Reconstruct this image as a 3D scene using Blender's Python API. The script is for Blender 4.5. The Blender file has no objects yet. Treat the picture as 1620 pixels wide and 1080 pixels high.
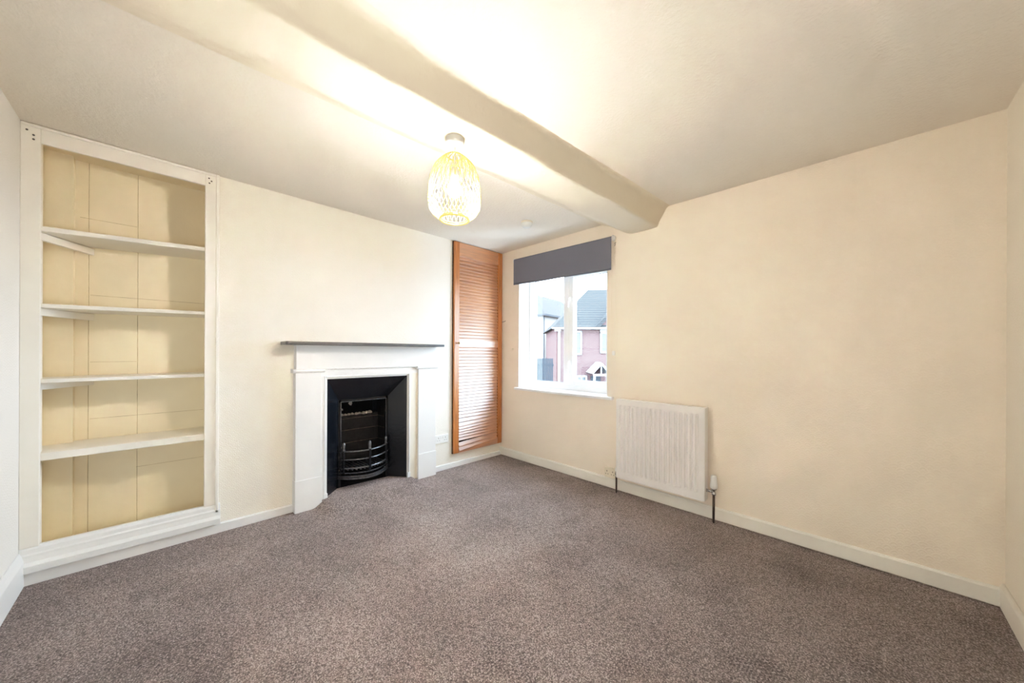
import bpy, bmesh, math, random
from mathutils import Vector, Matrix
random.seed(7)
R = math.radians
scn = bpy.context.scene
COL = scn.collection

# ------------------------------------------------------------------ shape helpers
class MB:
    """collects shapes into one mesh"""
    def __init__(s): s.v = []; s.f = []; s.sm = []; s.g = []; s.k = 0
    def add(s, vs, fs, smooth=False):
        n = len(s.v); s.v += [tuple(v) for v in vs]; s.g += [s.k]*len(vs)
        s.f += [tuple(i + n for i in f) for f in fs]; s.sm += [smooth] * len(fs)
        return s
    def box(s, x0, x1, y0, y1, z0, z1, M=None):
        s.k += 1
        vs = [Vector(p) for p in ((x0,y0,z0),(x1,y0,z0),(x1,y1,z0),(x0,y1,z0),(x0,y0,z1),(x1,y0,z1),(x1,y1,z1),(x0,y1,z1))]
        if M is not None: vs = [M @ v for v in vs]
        return s.add(vs, [(0,3,2,1),(4,5,6,7),(0,1,5,4),(1,2,6,5),(2,3,7,6),(3,0,4,7)])
    def prism(s, poly, axis, a, b, smooth=False, M=None):
        """poly: 2D points; extruded along axis from a to b. axis 'x': (y,z) 'y': (x,z) 'z': (x,y)"""
        s.k += 1
        def P(p, t):
            v = {'x': (t, p[0], p[1]), 'y': (p[0], t, p[1]), 'z': (p[0], p[1], t)}[axis]
            return M @ Vector(v) if M is not None else Vector(v)
        n = len(poly)
        vs = [P(p, a) for p in poly] + [P(p, b) for p in poly]
        s.add(vs, [(i, (i+1) % n, n + (i+1) % n, n + i) for i in range(n)], smooth)
        s.add(vs[:n], [tuple(range(n))]); s.add(vs[n:], [tuple(range(n))[::-1]])
        return s
    def tube(s, pts, r, seg=10, closed=False, cap=True, flat=1.0, up=None):
        s.k += 1
        pts = [Vector(p) for p in pts]; n = len(pts)
        rs = r if isinstance(r, (list, tuple)) else [r] * n
        rings = []
        prev = None
        for i, p in enumerate(pts):
            a = pts[(i-1) % n] if (closed or i) else pts[i]
            b = pts[(i+1) % n] if (closed or i < n-1) else pts[i]
            t = (b - a).normalized()
            if prev is None:
                u = Vector(up) if up else (Vector((0,0,1)) if abs(t.z) < .9 else Vector((1,0,0)))
            else: u = prev
            u = (u - t * u.dot(t)).normalized(); w = t.cross(u); prev = u
            rings.append([p + (u * math.cos(k*2*math.pi/seg) * flat + w * math.sin(k*2*math.pi/seg)) * rs[i] for k in range(seg)])
        vs = [v for rg in rings for v in rg]; fs = []
        for i in range(n if closed else n-1):
            j = (i+1) % n
            for k in range(seg):
                l = (k+1) % seg
                fs.append((i*seg+k, i*seg+l, j*seg+l, j*seg+k))
        s.add(vs, fs, True)
        if cap and not closed:
            s.add(rings[0], [tuple(range(seg))[::-1]]); s.add(rings[-1], [tuple(range(seg))])
        return s
    def lathe(s, prof, c=(0,0,0), seg=32, axis='z', smooth=True):
        """prof: (radius, height)"""
        s.k += 1
        n = len(prof); vs = []
        for r, h in prof:
            for k in range(seg):
                a = 2*math.pi*k/seg; x, y = r*math.cos(a), r*math.sin(a)
                p = {'z': (x, y, h), 'x': (h, x, y), 'y': (y, h, x)}[axis]
                vs.append((p[0]+c[0], p[1]+c[1], p[2]+c[2]))
        fs = []
        for i in range(n-1):
            for k in range(seg):
                l = (k+1) % seg
                fs.append((i*seg+k, i*seg+l, (i+1)*seg+l, (i+1)*seg+k))
        s.add(vs, fs, smooth)
        if prof[0][0] > 1e-5: s.add(vs[:seg], [tuple(range(seg))[::-1]])
        if prof[-1][0] > 1e-5: s.add(vs[-seg:], [tuple(range(seg))])
        return s
    def build(s, name, mat, parent=None, bevel=0, bseg=2, loc=None):
        me = bpy.data.meshes.new(name)
        vs = s.v
        off = Vector((0,0,0))
        p = parent
        while p is not None: off += p.location; p = p.parent
        if off.length: vs = [tuple(Vector(v) - off) for v in vs]
        me.from_pydata(vs, [], s.f); 
        me.polygons.foreach_set('use_smooth', s.sm)
        me.update()
        bm = bmesh.new(); bm.from_mesh(me)
        groups = {}
        for v, k in zip(list(bm.verts), s.g): groups.setdefault(k, []).append(v)
        for vl in groups.values(): bmesh.ops.remove_doubles(bm, verts=vl, dist=1e-6)
        bmesh.ops.recalc_face_normals(bm, faces=bm.faces); bm.to_mesh(me); bm.free()
        me.materials.append(mat)
        o = bpy.data.objects.new(name, me); COL.objects.link(o)
        if parent is not None: o.parent = parent
        if bevel:
            m = o.modifiers.new('bevel', 'BEVEL'); m.width = bevel; m.segments = bseg; m.limit_method = 'ANGLE'; m.angle_limit = R(40)
            m.harden_normals = False
        return o

def box(x0, x1, y0, y1, z0, z1): return MB().box(x0, x1, y0, y1, z0, z1)
def tag(o, label, cat, group=None, kind=None):
    o['label'] = label; o['category'] = cat
    if group: o['group'] = group
    if kind: o['kind'] = kind
    return o
def struct(o, label=None, cat=None):
    o['kind'] = 'structure'
    if label: o['label'] = label
    if cat: o['category'] = cat
    return o
def empty(name, loc, label, cat, group=None, kind=None):
    o = bpy.data.objects.new(name, None); COL.objects.link(o); o.location = loc; o.empty_display_size = .1
    return tag(o, label, cat, group, kind)

# ------------------------------------------------------------------ materials
def mat(name, col, rough=.6, metal=0, spec=.5, coat=0, coat_rough=.1, var=0, vscale=3, bump=0, bscale=40, bdetail=3, emit=None, estr=0, pattern=None):
    m = bpy.data.materials.new(name); m.use_nodes = True
    nt = m.node_tree; N = nt.nodes; L = nt.links
    b = N['Principled BSDF']
    b.inputs['Roughness'].default_value = rough; b.inputs['Metallic'].default_value = metal
    b.inputs['Specular IOR Level'].default_value = spec
    b.inputs['Coat Weight'].default_value = coat; b.inputs['Coat Roughness'].default_value = coat_rough
    b.inputs['Base Color'].default_value = (*col, 1)
    tc = N.new('ShaderNodeNewGeometry')
    nz = N.new('ShaderNodeTexNoise'); nz.inputs['Scale'].default_value = vscale; nz.inputs['Detail'].default_value = 4
    L.new(tc.outputs['Position'], nz.inputs['Vector'])
    v = max(var, .02)
    rp = N.new('ShaderNodeValToRGB')
    rp.color_ramp.elements[0].position = .3; rp.color_ramp.elements[1].position = .7
    rp.color_ramp.elements[0].color = (*[c*(1-v) for c in col], 1); rp.color_ramp.elements[1].color = (*[min(1, c*(1+v*.5)) for c in col], 1)
    L.new(nz.outputs['Fac'], rp.inputs['Fac']); L.new(rp.outputs['Color'], b.inputs['Base Color'])
    if bump:
        n2 = N.new('ShaderNodeTexNoise'); n2.inputs['Scale'].default_value = bscale; n2.inputs['Detail'].default_value = bdetail
        L.new(tc.outputs['Position'], n2.inputs['Vector'])
        bp = N.new('ShaderNodeBump'); bp.inputs['Strength'].default_value = 1; bp.inputs['Distance'].default_value = bump
        L.new(n2.outputs['Fac'], bp.inputs['Height']); L.new(bp.outputs['Normal'], b.inputs['Normal'])
    if emit: b.inputs['Emission Color'].default_value = (*emit, 1); b.inputs['Emission Strength'].default_value = estr
    return m

def nmath(N, L, op, a, b=None, c=None):
    n = N.new('ShaderNodeMath'); n.operation = op
    for i, x in enumerate((a, b, c)):
        if x is None: continue
        if isinstance(x, (int, float)): n.inputs[i].default_value = x
        else: L.new(x, n.inputs[i])
    return n.outputs[0]

def wallpaper(name, col, ua, amp=.0008, size=.045, var=.03):
    """painted embossed paper: overlapping fan scallops, each filled with ribs. ua = horizontal axis of the wall"""
    m = mat(name, col, rough=.75, spec=.25, var=var, vscale=1.2)
    nt = m.node_tree; N = nt.nodes; L = nt.links; b = N['Principled BSDF']
    g = N.new('ShaderNodeNewGeometry'); sp = N.new('ShaderNodeSeparateXYZ')
    dn = N.new('ShaderNodeTexNoise'); dn.inputs['Scale'].default_value = 9; dn.inputs['Detail'].default_value = 2
    L.new(g.outputs['Position'], dn.inputs['Vector'])
    va = N.new('ShaderNodeVectorMath'); va.operation = 'SCALE'; va.inputs['Scale'].default_value = .028
    L.new(dn.outputs['Color'], va.inputs[0])
    vb = N.new('ShaderNodeVectorMath'); vb.operation = 'ADD'; L.new(g.outputs['Position'], vb.inputs[0]); L.new(va.outputs[0], vb.inputs[1])
    L.new(vb.outputs[0], sp.inputs[0])
    u = nmath(N, L, 'DIVIDE', sp.outputs[ua], size); w = nmath(N, L, 'DIVIDE', sp.outputs['Z'], size * .42)
    row = nmath(N, L, 'FLOOR', w)
    hgt = None
    # the fan of this row and the one of the row below, whichever covers the point
    outs = []
    for k in (0, 1):
        r = nmath(N, L, 'SUBTRACT', row, k)
        par = nmath(N, L, 'MULTIPLY', nmath(N, L, 'MODULO', nmath(N, L, 'ADD', r, 1000), 2), .5)
        uu = nmath(N, L, 'SUBTRACT', nmath(N, L, 'FRACT', nmath(N, L, 'ADD', u, par)), .5)
        ww = nmath(N, L, 'MULTIPLY', nmath(N, L, 'SUBTRACT', w, r), .42)
        d = nmath(N, L, 'SQRT', nmath(N, L, 'ADD', nmath(N, L, 'MULTIPLY', uu, uu), nmath(N, L, 'MULTIPLY', ww, ww)))
        outs.append(d)
    d0, d1 = outs
    inside = nmath(N, L, 'LESS_THAN', d0, .5)
    d = nmath(N, L, 'ADD', nmath(N, L, 'MULTIPLY', inside, d0), nmath(N, L, 'MULTIPLY', nmath(N, L, 'SUBTRACT', 1, inside), d1))
    ribs = nmath(N, L, 'SINE', nmath(N, L, 'MULTIPLY', d, 26))
    n2 = N.new('ShaderNodeTexNoise'); n2.inputs['Scale'].default_value = 60; n2.inputs['Detail'].default_value = 3
    L.new(g.outputs['Position'], n2.inputs['Vector'])
    h = nmath(N, L, 'ADD', nmath(N, L, 'MULTIPLY', ribs, .5), nmath(N, L, 'MULTIPLY', n2.outputs['Fac'], 1.3))
    n3 = N.new('ShaderNodeTexNoise'); n3.inputs['Scale'].default_value = 2.2; n3.inputs['Detail'].default_value = 1
    L.new(g.outputs['Position'], n3.inputs['Vector'])
    h = nmath(N, L, 'ADD', h, nmath(N, L, 'MULTIPLY', n3.outputs['Fac'], 8))
    bp = N.new('ShaderNodeBump'); bp.inputs['Distance'].default_value = amp; bp.inputs['Strength'].default_value = 1
    L.new(h, bp.inputs['Height']); L.new(bp.outputs['Normal'], b.inputs['Normal'])
    return m

CREAM = (.80, .735, .60)
M = {}
M['wall_w'] = wallpaper('cream anaglypta west', (.82, .775, .68), 'Y', amp=.0007)
M['wall_n'] = wallpaper('cream anaglypta north', (.82, .730, .610), 'X', amp=.0004, size=.05)
M['wall_s'] = wallpaper('cream anaglypta south', (.80, .78, .73), 'X', amp=.0007)
M['wall_e'] = wallpaper('cream anaglypta east', (.80, .75, .65), 'Y', amp=.0006)
M['ceil'] = mat('stippled ceiling paint', (.86, .80, .705), rough=.9, spec=.2, var=.05, vscale=1.4, bump=.0035, bscale=75, bdetail=4)
M['beam'] = mat('painted plaster beam', (.87, .79, .64), rough=.8, spec=.25, var=.05, vscale=2, bump=.0025, bscale=30, bdetail=4)
M['gloss'] = mat('white gloss paint', (.80, .80, .785), rough=.38, var=.03, bump=.0004, bscale=30)
M['gloss_cream'] = mat('cream gloss paint', (.80, .735, .60), rough=.4, var=.05, bump=.0005, bscale=25)
M['skirt'] = mat('skirting gloss', (.80, .775, .70), rough=.4, var=.05, bump=.0006, bscale=22)
M['cub'] = mat('yellowed cream paint', (.88, .79, .595), rough=.6, spec=.3, var=.07, vscale=3, bump=.001, bscale=25)
M['shelfwhite'] = mat('shelf paint', (.85, .815, .74), rough=.5, var=.04)
M['crack'] = mat('brown joint paint', (.50, .40, .22), rough=.8, var=.5, vscale=18)  # brown tone of the back panel joint lines
M['dark'] = mat('dark crack', (.10, .07, .04), rough=.9)
M['slate'] = mat('dark grey slate', (.085, .09, .095), rough=.3, spec=.5, var=.2, vscale=15, bump=.0003, bscale=40)
M['iron'] = mat('black painted cast iron', (.0035, .0045, .007), rough=.24, spec=.35, var=.4, vscale=20, bump=.0012, bscale=55, bdetail=5)
M['iron_hi'] = mat('worn polished iron', (.16, .165, .18), rough=.28, metal=.85, var=.4, vscale=60, bump=.0006, bscale=120)
M['firebrick'] = mat('sooted firebrick', (.006, .006, .007), spec=.2, rough=.55, var=.7, vscale=25, bump=.003, bscale=45)
M['mortar'] = mat('rusty joint', (.07, .055, .04), rough=.8, var=.6, vscale=60)
M['rubble'] = mat('pale rubble', (.45, .40, .32), rough=.9, var=.4, vscale=40, bump=.003, bscale=80)
M['soot_black'] = mat('soot_black', (.004, .004, .004), rough=.95, spec=.1)
M['upvc'] = mat('white upvc', (.84, .85, .85), rough=.3, var=.01)
M['gasket'] = mat('grey gasket', (.16, .19, .23), rough=.6)
M['plastic'] = mat('white plastic', (.82, .82, .79), rough=.35, var=.01)
M['plastic_old'] = mat('cream plastic', (.76, .69, .55), rough=.4, var=.02)
M['hole'] = mat('socket slot', (.09, .08, .07), rough=.8)
M['blind'] = mat('grey blind fabric', (.122, .128, .165), rough=.85, spec=.2, var=.02, bump=.0002, bscale=900)
M['rad'] = mat('radiator enamel', (.81, .79, .755), rough=.35, var=.015)
M['chrome'] = mat('dull chrome', (.55, .54, .52), rough=.22, metal=1)
M['pipe'] = mat('brown painted copper pipe', (.055, .035, .028), rough=.35, metal=.5, var=.3, vscale=40)
M['brass'] = mat('brass knob', (.35, .24, .1), rough=.3, metal=1)
M['black'] = mat('black wire', (.012, .012, .012), rough=.5)

def wood(name, col):
    m = mat(name, col, rough=.42, spec=.5, coat=1, coat_rough=.45)
    if 'slat' in name: m.node_tree.nodes['Principled BSDF'].inputs['Coat IOR'].default_value = 2.6
    else: m.node_tree.nodes['Principled BSDF'].inputs['Coat Weight'].default_value = .5
    nt = m.node_tree; N = nt.nodes; L = nt.links; b = N['Principled BSDF']
    g = N.new('ShaderNodeNewGeometry'); mp = N.new('ShaderNodeMapping'); mp.inputs['Scale'].default_value = (14, 14, 1.1) if 'stile' in name else (14, 1.1, 14)
    L.new(g.outputs['Position'], mp.inputs[0])
    n = N.new('ShaderNodeTexNoise'); n.inputs['Scale'].default_value = 4; n.inputs['Detail'].default_value = 6; n.inputs['Distortion'].default_value = .6
    L.new(mp.outputs[0], n.inputs['Vector'])
    r = N.new('ShaderNodeValToRGB'); r.color_ramp.elements[0].position = .3; r.color_ramp.elements[1].position = .72
    r.color_ramp.elements[0].color = (*[c*.68 for c in col], 1); r.color_ramp.elements[1].color = (*[min(1, c*1.25) for c in col], 1)
    L.new(n.outputs['Fac'], r.inputs['Fac']); L.new(r.outputs['Color'], b.inputs['Base Color'])
    return m
M['wood'] = wood('varnished pine stile', (.43, .140, .028))
M['wood_h'] = wood('varnished pine slat', (.46, .165, .042))

# bamboo: lamp glow through the strips is painted in as yellow emission
M['bamboo'] = mat('bamboo strips with painted glow', (.034, .024, .0016), rough=.5, var=.2, vscale=30, emit=(1, .74, .16), estr=.75)
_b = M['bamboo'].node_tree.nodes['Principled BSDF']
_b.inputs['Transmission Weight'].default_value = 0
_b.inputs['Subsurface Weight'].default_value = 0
M['bulb'] = mat('lit bulb', (1, 1, 1), emit=(1, .83, .65), estr=800)
def _bulb():        # an LED bulb: its translucent dome throws less light back towards the cap
    nt = M['bulb'].node_tree; N = nt.nodes; L = nt.links; b = N['Principled BSDF']
    g = N.new('ShaderNodeNewGeometry'); sp = N.new('ShaderNodeSeparateXYZ'); L.new(g.outputs['Normal'], sp.inputs[0])
    mr = N.new('ShaderNodeMapRange'); mr.inputs['From Min'].default_value = -.6; mr.inputs['From Max'].default_value = .6
    mr.inputs['To Min'].default_value = BULB; mr.inputs['To Max'].default_value = BULB*.08; L.new(sp.outputs['Z'], mr.inputs['Value'])
    L.new(mr.outputs[0], b.inputs['Emission Strength'])
BULB = 2850
_bulb()

def glass_mat():
    m = bpy.data.materials.new('window glass'); m.use_nodes = True
    nt = m.node_tree; N = nt.nodes; L = nt.links; N.clear()
    o = N.new('ShaderNodeOutputMaterial'); t = N.new('ShaderNodeBsdfTransparent'); t.inputs[0].default_value = (.97, .985, .98, 1)
    gl = N.new('ShaderNodeBsdfGlossy'); gl.inputs['Roughness'].default_value = .02
    mx = N.new('ShaderNodeMixShader'); mx.inputs[0].default_value = .05
    L.new(t.outputs[0], mx.inputs[1]); L.new(gl.outputs[0], mx.inputs[2]); L.new(mx.outputs[0], o.inputs[0])
    return m
M['glass'] = glass_mat()

def carpet_mat():
    m = bpy.data.materials.new('taupe twist pile carpet'); m.use_nodes = True
    nt = m.node_tree; N = nt.nodes; L = nt.links; b = N['Principled BSDF']
    b.inputs['Roughness'].default_value = .95; b.inputs['Specular IOR Level'].default_value = .1
    b.inputs['Sheen Weight'].default_value = .35; b.inputs['Sheen Roughness'].default_value = .5
    b.inputs['Sheen Tint'].default_value = (.85, .75, .72, 1)
    g = N.new('ShaderNodeNewGeometry')
    # tufts
    vo = N.new('ShaderNodeTexVoronoi'); vo.inputs['Scale'].default_value = 150; vo.inputs['Randomness'].default_value = 1
    dn = N.new('ShaderNodeTexNoise'); dn.inputs['Scale'].default_value = 120; dn.inputs['Detail'].default_value = 2
    L.new(g.outputs['Position'], dn.inputs['Vector'])
    va = N.new('ShaderNodeVectorMath'); va.operation = 'SCALE'; va.inputs['Scale'].default_value = .012; L.new(dn.outputs['Color'], va.inputs[0])
    vb = N.new('ShaderNodeVectorMath'); vb.operation = 'ADD'; L.new(g.outputs['Position'], vb.inputs[0]); L.new(va.outputs[0], vb.inputs[1])
    L.new(vb.outputs[0], vo.inputs['Vector'])
    fine = N.new('ShaderNodeTexNoise'); fine.inputs['Scale'].default_value = 210; fine.inputs['Detail'].default_value = 5; fine.inputs['Roughness'].default_value = .7
    L.new(g.outputs['Position'], fine.inputs['Vector'])
    mid = N.new('ShaderNodeTexNoise'); mid.inputs['Scale'].default_value = 45; mid.inputs['Detail'].default_value = 3
    L.new(g.outputs['Position'], mid.inputs['Vector'])
    big = N.new('ShaderNodeTexNoise'); big.inputs['Scale'].default_value = 1.7; big.inputs['Detail'].default_value = 3; big.inputs['Distortion'].default_value = .6
    L.new(g.outputs['Position'], big.inputs['Vector'])
    # woven rows that show where the pile is trodden flat
    mp = N.new('ShaderNodeMapping'); mp.inputs['Rotation'].default_value = (0, 0, R(4)); L.new(vb.outputs[0], mp.inputs[0])
    sp = N.new('ShaderNodeSeparateXYZ'); L.new(mp.outputs[0], sp.inputs[0])
    ra = nmath(N, L, 'SINE', nmath(N, L, 'MULTIPLY', sp.outputs['X'], 2*math.pi/.0125))
    rb = nmath(N, L, 'SINE', nmath(N, L, 'ADD', nmath(N, L, 'MULTIPLY', sp.outputs['Y'], 2*math.pi/.02), nmath(N, L, 'MULTIPLY', nmath(N, L, 'FLOOR', nmath(N, L, 'DIVIDE', sp.outputs['X'], .0125)), 3.1)))
    weave = nmath(N, L, 'MULTIPLY', nmath(N, L, 'ADD', ra, 1), nmath(N, L, 'ADD', rb, 1))        # 0..4
    bm_ = N.new('ShaderNodeTexNoise'); bm_.inputs['Scale'].default_value = 3.2; bm_.inputs['Detail'].default_value = 4; bm_.inputs['Roughness'].default_value = .65
    L.new(g.outputs['Position'], bm_.inputs['Vector'])
    mr = N.new('ShaderNodeMapRange'); mr.inputs['From Min'].default_value = .52; mr.inputs['From Max'].default_value = .68; L.new(bm_.outputs['Fac'], mr.inputs['Value'])
    wear = nmath(N, L, 'MULTIPLY', nmath(N, L, 'MULTIPLY', weave, mr.outputs[0]), .10)
    h = nmath(N, L, 'ADD', nmath(N, L, 'MULTIPLY', vo.outputs['Distance'], -.60), nmath(N, L, 'SUBTRACT', nmath(N, L, 'MULTIPLY', fine.outputs['Fac'], 2.1), .375))
    h = nmath(N, L, 'ADD', h, nmath(N, L, 'MULTIPLY', mid.outputs['Fac'], .35))
    h = nmath(N, L, 'ADD', h, nmath(N, L, 'MULTIPLY', big.outputs['Fac'], .36))
    h = nmath(N, L, 'SUBTRACT', h, wear)
    r = N.new('ShaderNodeValToRGB'); cr = r.color_ramp
    cr.elements[0].position = .40; cr.elements[0].color = (.014, .009, .009, 1)
    cr.elements[1].position = 1.0; cr.elements[1].color = (.50, .425, .405, 1)
    e = cr.elements.new(.60); e.color = (.088, .067, .063, 1)
    e = cr.elements.new(.80); e.color = (.195, .155, .146, 1)
    L.new(h, r.inputs['Fac']); L.new(r.outputs['Color'], b.inputs['Base Color'])
    bp = N.new('ShaderNodeBump'); bp.inputs['Distance'].default_value = .006; bp.inputs['Strength'].default_value = .8
    L.new(h, bp.inputs['Height']); L.new(bp.outputs['Normal'], b.inputs['Normal'])
    return m
M['carpet'] = carpet_mat()

XE, YS, H = 3.408, -3.252, 2.30
# ------------------------------------------------------------------ room shell
def grid_wall(us, zs, holes, fn):
    mb = MB()
    for i in range(len(us)-1):
        for j in range(len(zs)-1):
            uc, zc = (us[i]+us[i+1])/2, (zs[j]+zs[j+1])/2
            if any(a < uc < b and c < zc < d for a, b, c, d in holes): continue
            fn(mb, us[i], us[i+1], zs[j], zs[j+1])
    return mb
def sst(a, b, x):
    t = min(1, max(0, (x-a)/(b-a))); return t*t*(3-2*t)
def floor_h(x, y):      # the carpet rides up over the old hearth slab
    w_ = sst(-1.97, -1.86, y)*(1-sst(-1.17, -1.08, y))
    return w_*(.047+.012*((-1.5-y)/.35)*.5)*(1-sst(.10, .42, x)) + .004*math.exp(-((x-.55-.25*(y+1.6))/.02)**2)*sst(-2.0, -1.9, y)*(1-sst(-1.2, -1.1, y))
fl = MB(); gx = [-.09+.015*i for i in range(0, 60)]; gx += [gx[-1]+.1*i for i in range(1, 27)]; gx = [x for x in gx if x < XE-.02]+[XE]
gy = sorted([YS+.1*i for i in range(12)]+[-2.05+.02*i for i in range(0, 53)]+[-.9+.1*i for i in range(9)]+[0.0]); gy = [y for k, y in enumerate(gy) if k == 0 or y-gy[k-1] > .004]
nx = len(gx); fl.add([(x, y, floor_h(x, y)) for y in gy for x in gx], [(j*nx+i, j*nx+i+1, (j+1)*nx+i+1, (j+1)*nx+i) for j in range(len(gy)-1) for i in range(nx-1)], True)
fl.k += 1; fl.add([(-.09, YS, -.06), (XE, YS, -.06), (XE, 0, -.06), (-.09, 0, -.06)], [(0,3,2,1)])
struct(fl.build('floor', M['carpet']), 'mottled taupe brown twist pile carpet covering the floor', 'carpet')
c = MB(); c.box(-.45, XE+.1, YS-.1, .3, H, H+.1)
struct(c.build('ceiling', M['ceil']), 'off white ceiling with a stippled textured finish', 'ceiling')
ys = [YS-.1, -3.2, -2.56, -1.858, -1.187, .0]; zs = [-.06, .0, .96, 2.288, H]
w = grid_wall(ys, zs, [(-3.2, -2.56, 0, 2.288), (-1.858, -1.187, 0, .96)], lambda mb, a, b, c_, d: mb.box(-.1, 0, a, b, c_, d))
struct(w.build('wall_west', M['wall_w']), 'cream wall in embossed paper holding the fireplace and shelves', 'wall')
WX0, WX1, WZ0, WZ1 = .29, 1.362, .775, 2.02
w = grid_wall([-.1, WX0, WX1, XE+.1], [-.06, WZ0, WZ1, H], [(WX0, WX1, WZ0, WZ1)], lambda mb, a, b, c_, d: mb.box(a, b, 0, .3, c_, d))
struct(w.build('wall_north', M['wall_n']), 'warm cream wall with the window and radiator', 'wall')
struct(box(XE, XE+.1, YS-.1, .0, -.06, H).build('wall_east', M['wall_e']), 'cream wall at the right edge of the room', 'wall')
struct(box(-.0, XE, YS-.1, YS, -.06, H).build('wall_south', M['wall_s']), 'pale wall at the left edge beside the shelves', 'wall')

# ceiling beam, slightly crooked, soft edged
st = [(0.0, 1.310, 1.575, 1.800, 1.865), (-.55, 1.287, 1.555, 1.788, 1.835), (-1.1, 1.266, 1.53, 1.758, 1.795), (-1.6, 1.249, 1.51, 1.735, 1.77),
      (-2.2, 1.232, 1.49, 1.710, 1.775), (-2.7, 1.215, 1.475, 1.70, 1.785), (YS, 1.20, 1.46, 1.695, 1.79)]
fine = []
for i in range(len(st)-1):
    for k in range(4):
        t = k/4; fine.append(tuple(a*(1-t)+b*t for a, b in zip(st[i], st[i+1])))
fine.append(st[-1])
bv = []; NP = 0
for (y, tl, bl, br, tr) in fine:
    jit = .0025*math.sin(y*7.3)+.0015*math.sin(y*17)
    pr = [(tl-.03, 2.305), (tl, 2.2985), (tl+.07, 2.272), (bl-.09, 2.205), (bl-.035, 2.172), (bl, 2.160), (bl+.04, 2.156), ((bl+br)/2, 2.156), (br-.03, 2.158), (br-.008, 2.160+jit), (br, 2.166+jit), (br+.004, 2.175+jit),
          (br+.010, 2.195), (tr-.012, 2.265), (tr-.002, 2.284), (tr+.016, 2.2965), (tr+.05, 2.305)]
    NP = len(pr); bv += [(x, y, z) for x, z in pr]
bf = [(i*NP+j, i*NP+j+1, (i+1)*NP+j+1, (i+1)*NP+j) for i in range(len(fine)-1) for j in range(NP-1)]
bm_ = MB().add(bv, bf, True)
bo = bm_.build('trim_1', M['beam'])
struct(bo, 'boxed cream ceiling beam running from the window wall overhead', 'ceiling beam')

# skirtings
def skirt(name, mb, m='skirt', bev=.004, label=None): return struct(mb.build(name, M[m], bevel=bev), label, 'skirting board')
skirt('baseboard_north', MB().prism([(0, .007), (-.016, .007), (-.016, .082), (-.010, .092), (0, .094)], 'x', .0, XE), label='white painted skirting board below the window and radiator')
s = MB()
def wedge(mb, y0, z0, y1, z1, x=.014):
    mb.add([(0,y0,0),(x,y0,0),(x,y0,z0),(0,y0,z0+.004),(0,y1,0),(x,y1,0),(x,y1,z1),(0,y1,z1+.004)], [(0,1,2,3),(4,7,6,5),(0,4,5,1),(1,5,6,2),(2,6,7,3),(0,3,7,4)])
wedge(s, -.905, .05, -.0, .042); wedge(s, YS, .066, -2.08, .052, .02)
skirt('baseboard_west', s, 'gloss', .002, label='low white skirting strip along the fireplace wall')
skirt('baseboard_east', MB().prism([(XE, 0), (XE-.016, 0), (XE-.016, .10), (XE-.010, .112), (XE, .114)], 'y', YS, -.0), label='cream skirting board on the right hand wall')
skirt('baseboard_south', MB().prism([(YS, 0), (YS+.018, 0), (YS+.018, .125), (YS+.012, .150), (YS+.004, .168), (YS, .17)], 'x', .02, XE), 'gloss', label='tall white skirting board left of the shelves')

# ------------------------------------------------------------------ alcove shelving
sh = empty('alcove_shelving', (0, -2.88, 0), 'built-in cream shelving recess with four shelves in a white frame', 'shelving')
X0 = -.32
bk = MB()
bk.box(X0-.02, X0, -3.25, -3.068, .0, 2.29); bk.box(X0-.021, X0-.001, -3.066, -2.8675, .0, 2.29); bk.box(X0-.02, X0, -2.8655, -2.5, .0, 2.29)
bk.build('back_panel', M['cub'], sh, bevel=.002)
ck = MB(); ck.box(X0-.03, X0-.004, -3.07, -3.062, .0, 2.29); ck.box(X0-.03, X0-.004, -2.87, -2.863, .0, 2.29)
for z, a, b in ((1.955, -3.10, -2.87), (1.50, -3.06, -2.55), (1.10, -3.06, -2.87), (.76, -3.06, -2.55), (.43, -2.87, -2.55)):
    ck.box(X0-.01, X0+.0006, a, b, z, z+.0018)
ck.build('panel_joint', M['crack'], sh)['label'] = 'brownish cracked joint lines'
MB().box(X0, X0+.055, -3.25, -3.118, .0, 2.29).build('boxing', M['cub'], sh)
sd = MB().box(X0-.02, 0.0, -3.27, -3.245, .0, 2.29); sd.build('side_panel', M['cub'], sh)
MB().box(X0-.02, 0.0, -2.545, -2.50, .0, 2.29).build('side_panel', M['cub'], sh)
MB().box(X0-.02, -.001, -3.245, -2.545, 2.286, 2.2985).build('top_panel', M['cub'], sh)
MB().box(-.018, -.001, -3.245, -2.545, .0, .187).build('kick_board', M['shelfwhite'], sh)
MB().box(X0-.02, -.02, -3.25, -2.50, -.02, .03).build('bottom_panel', M['cub'], sh)
def shelf(zl, zr, t, i):
    y0, y1 = -3.245, -2.545; xb, xf = X0, -.022
    vs = [(xb,y0,zl-t),(xf,y0,zl-t),(xf,y1,zr-t),(xb,y1,zr-t),(xb,y0,zl),(xf,y0,zl),(xf,y1,zr),(xb,y1,zr)]
    MB().add(vs, [(0,3,2,1),(4,5,6,7),(0,1,5,4),(1,2,6,5),(2,3,7,6),(3,0,4,7)]).build('shelf', M['shelfwhite'], sh, bevel=.0025)
    if i < 3:
        a = Vector((-.03, -3.215, 0)); b = Vector((X0, -3.045, 0)); d = (b-a).normalized(); n = Vector((-d.y, d.x, 0)); n = n if n.y < 0 else -n
        q = [a, b, b + n*.02, a + n*.02]; z1 = zl - t + .001; z0 = z1 - .038
        MB().prism([(p.x, p.y) for p in q], 'z', z0, z1).build('cleat', M['shelfwhite'], sh, bevel=.002)
shelf(1.802, 1.832, .025, 0); shelf(1.407, 1.422, .021, 1); shelf(1.021, 1.025, .020, 2); shelf(.641, .640, .038, 3)
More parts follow.
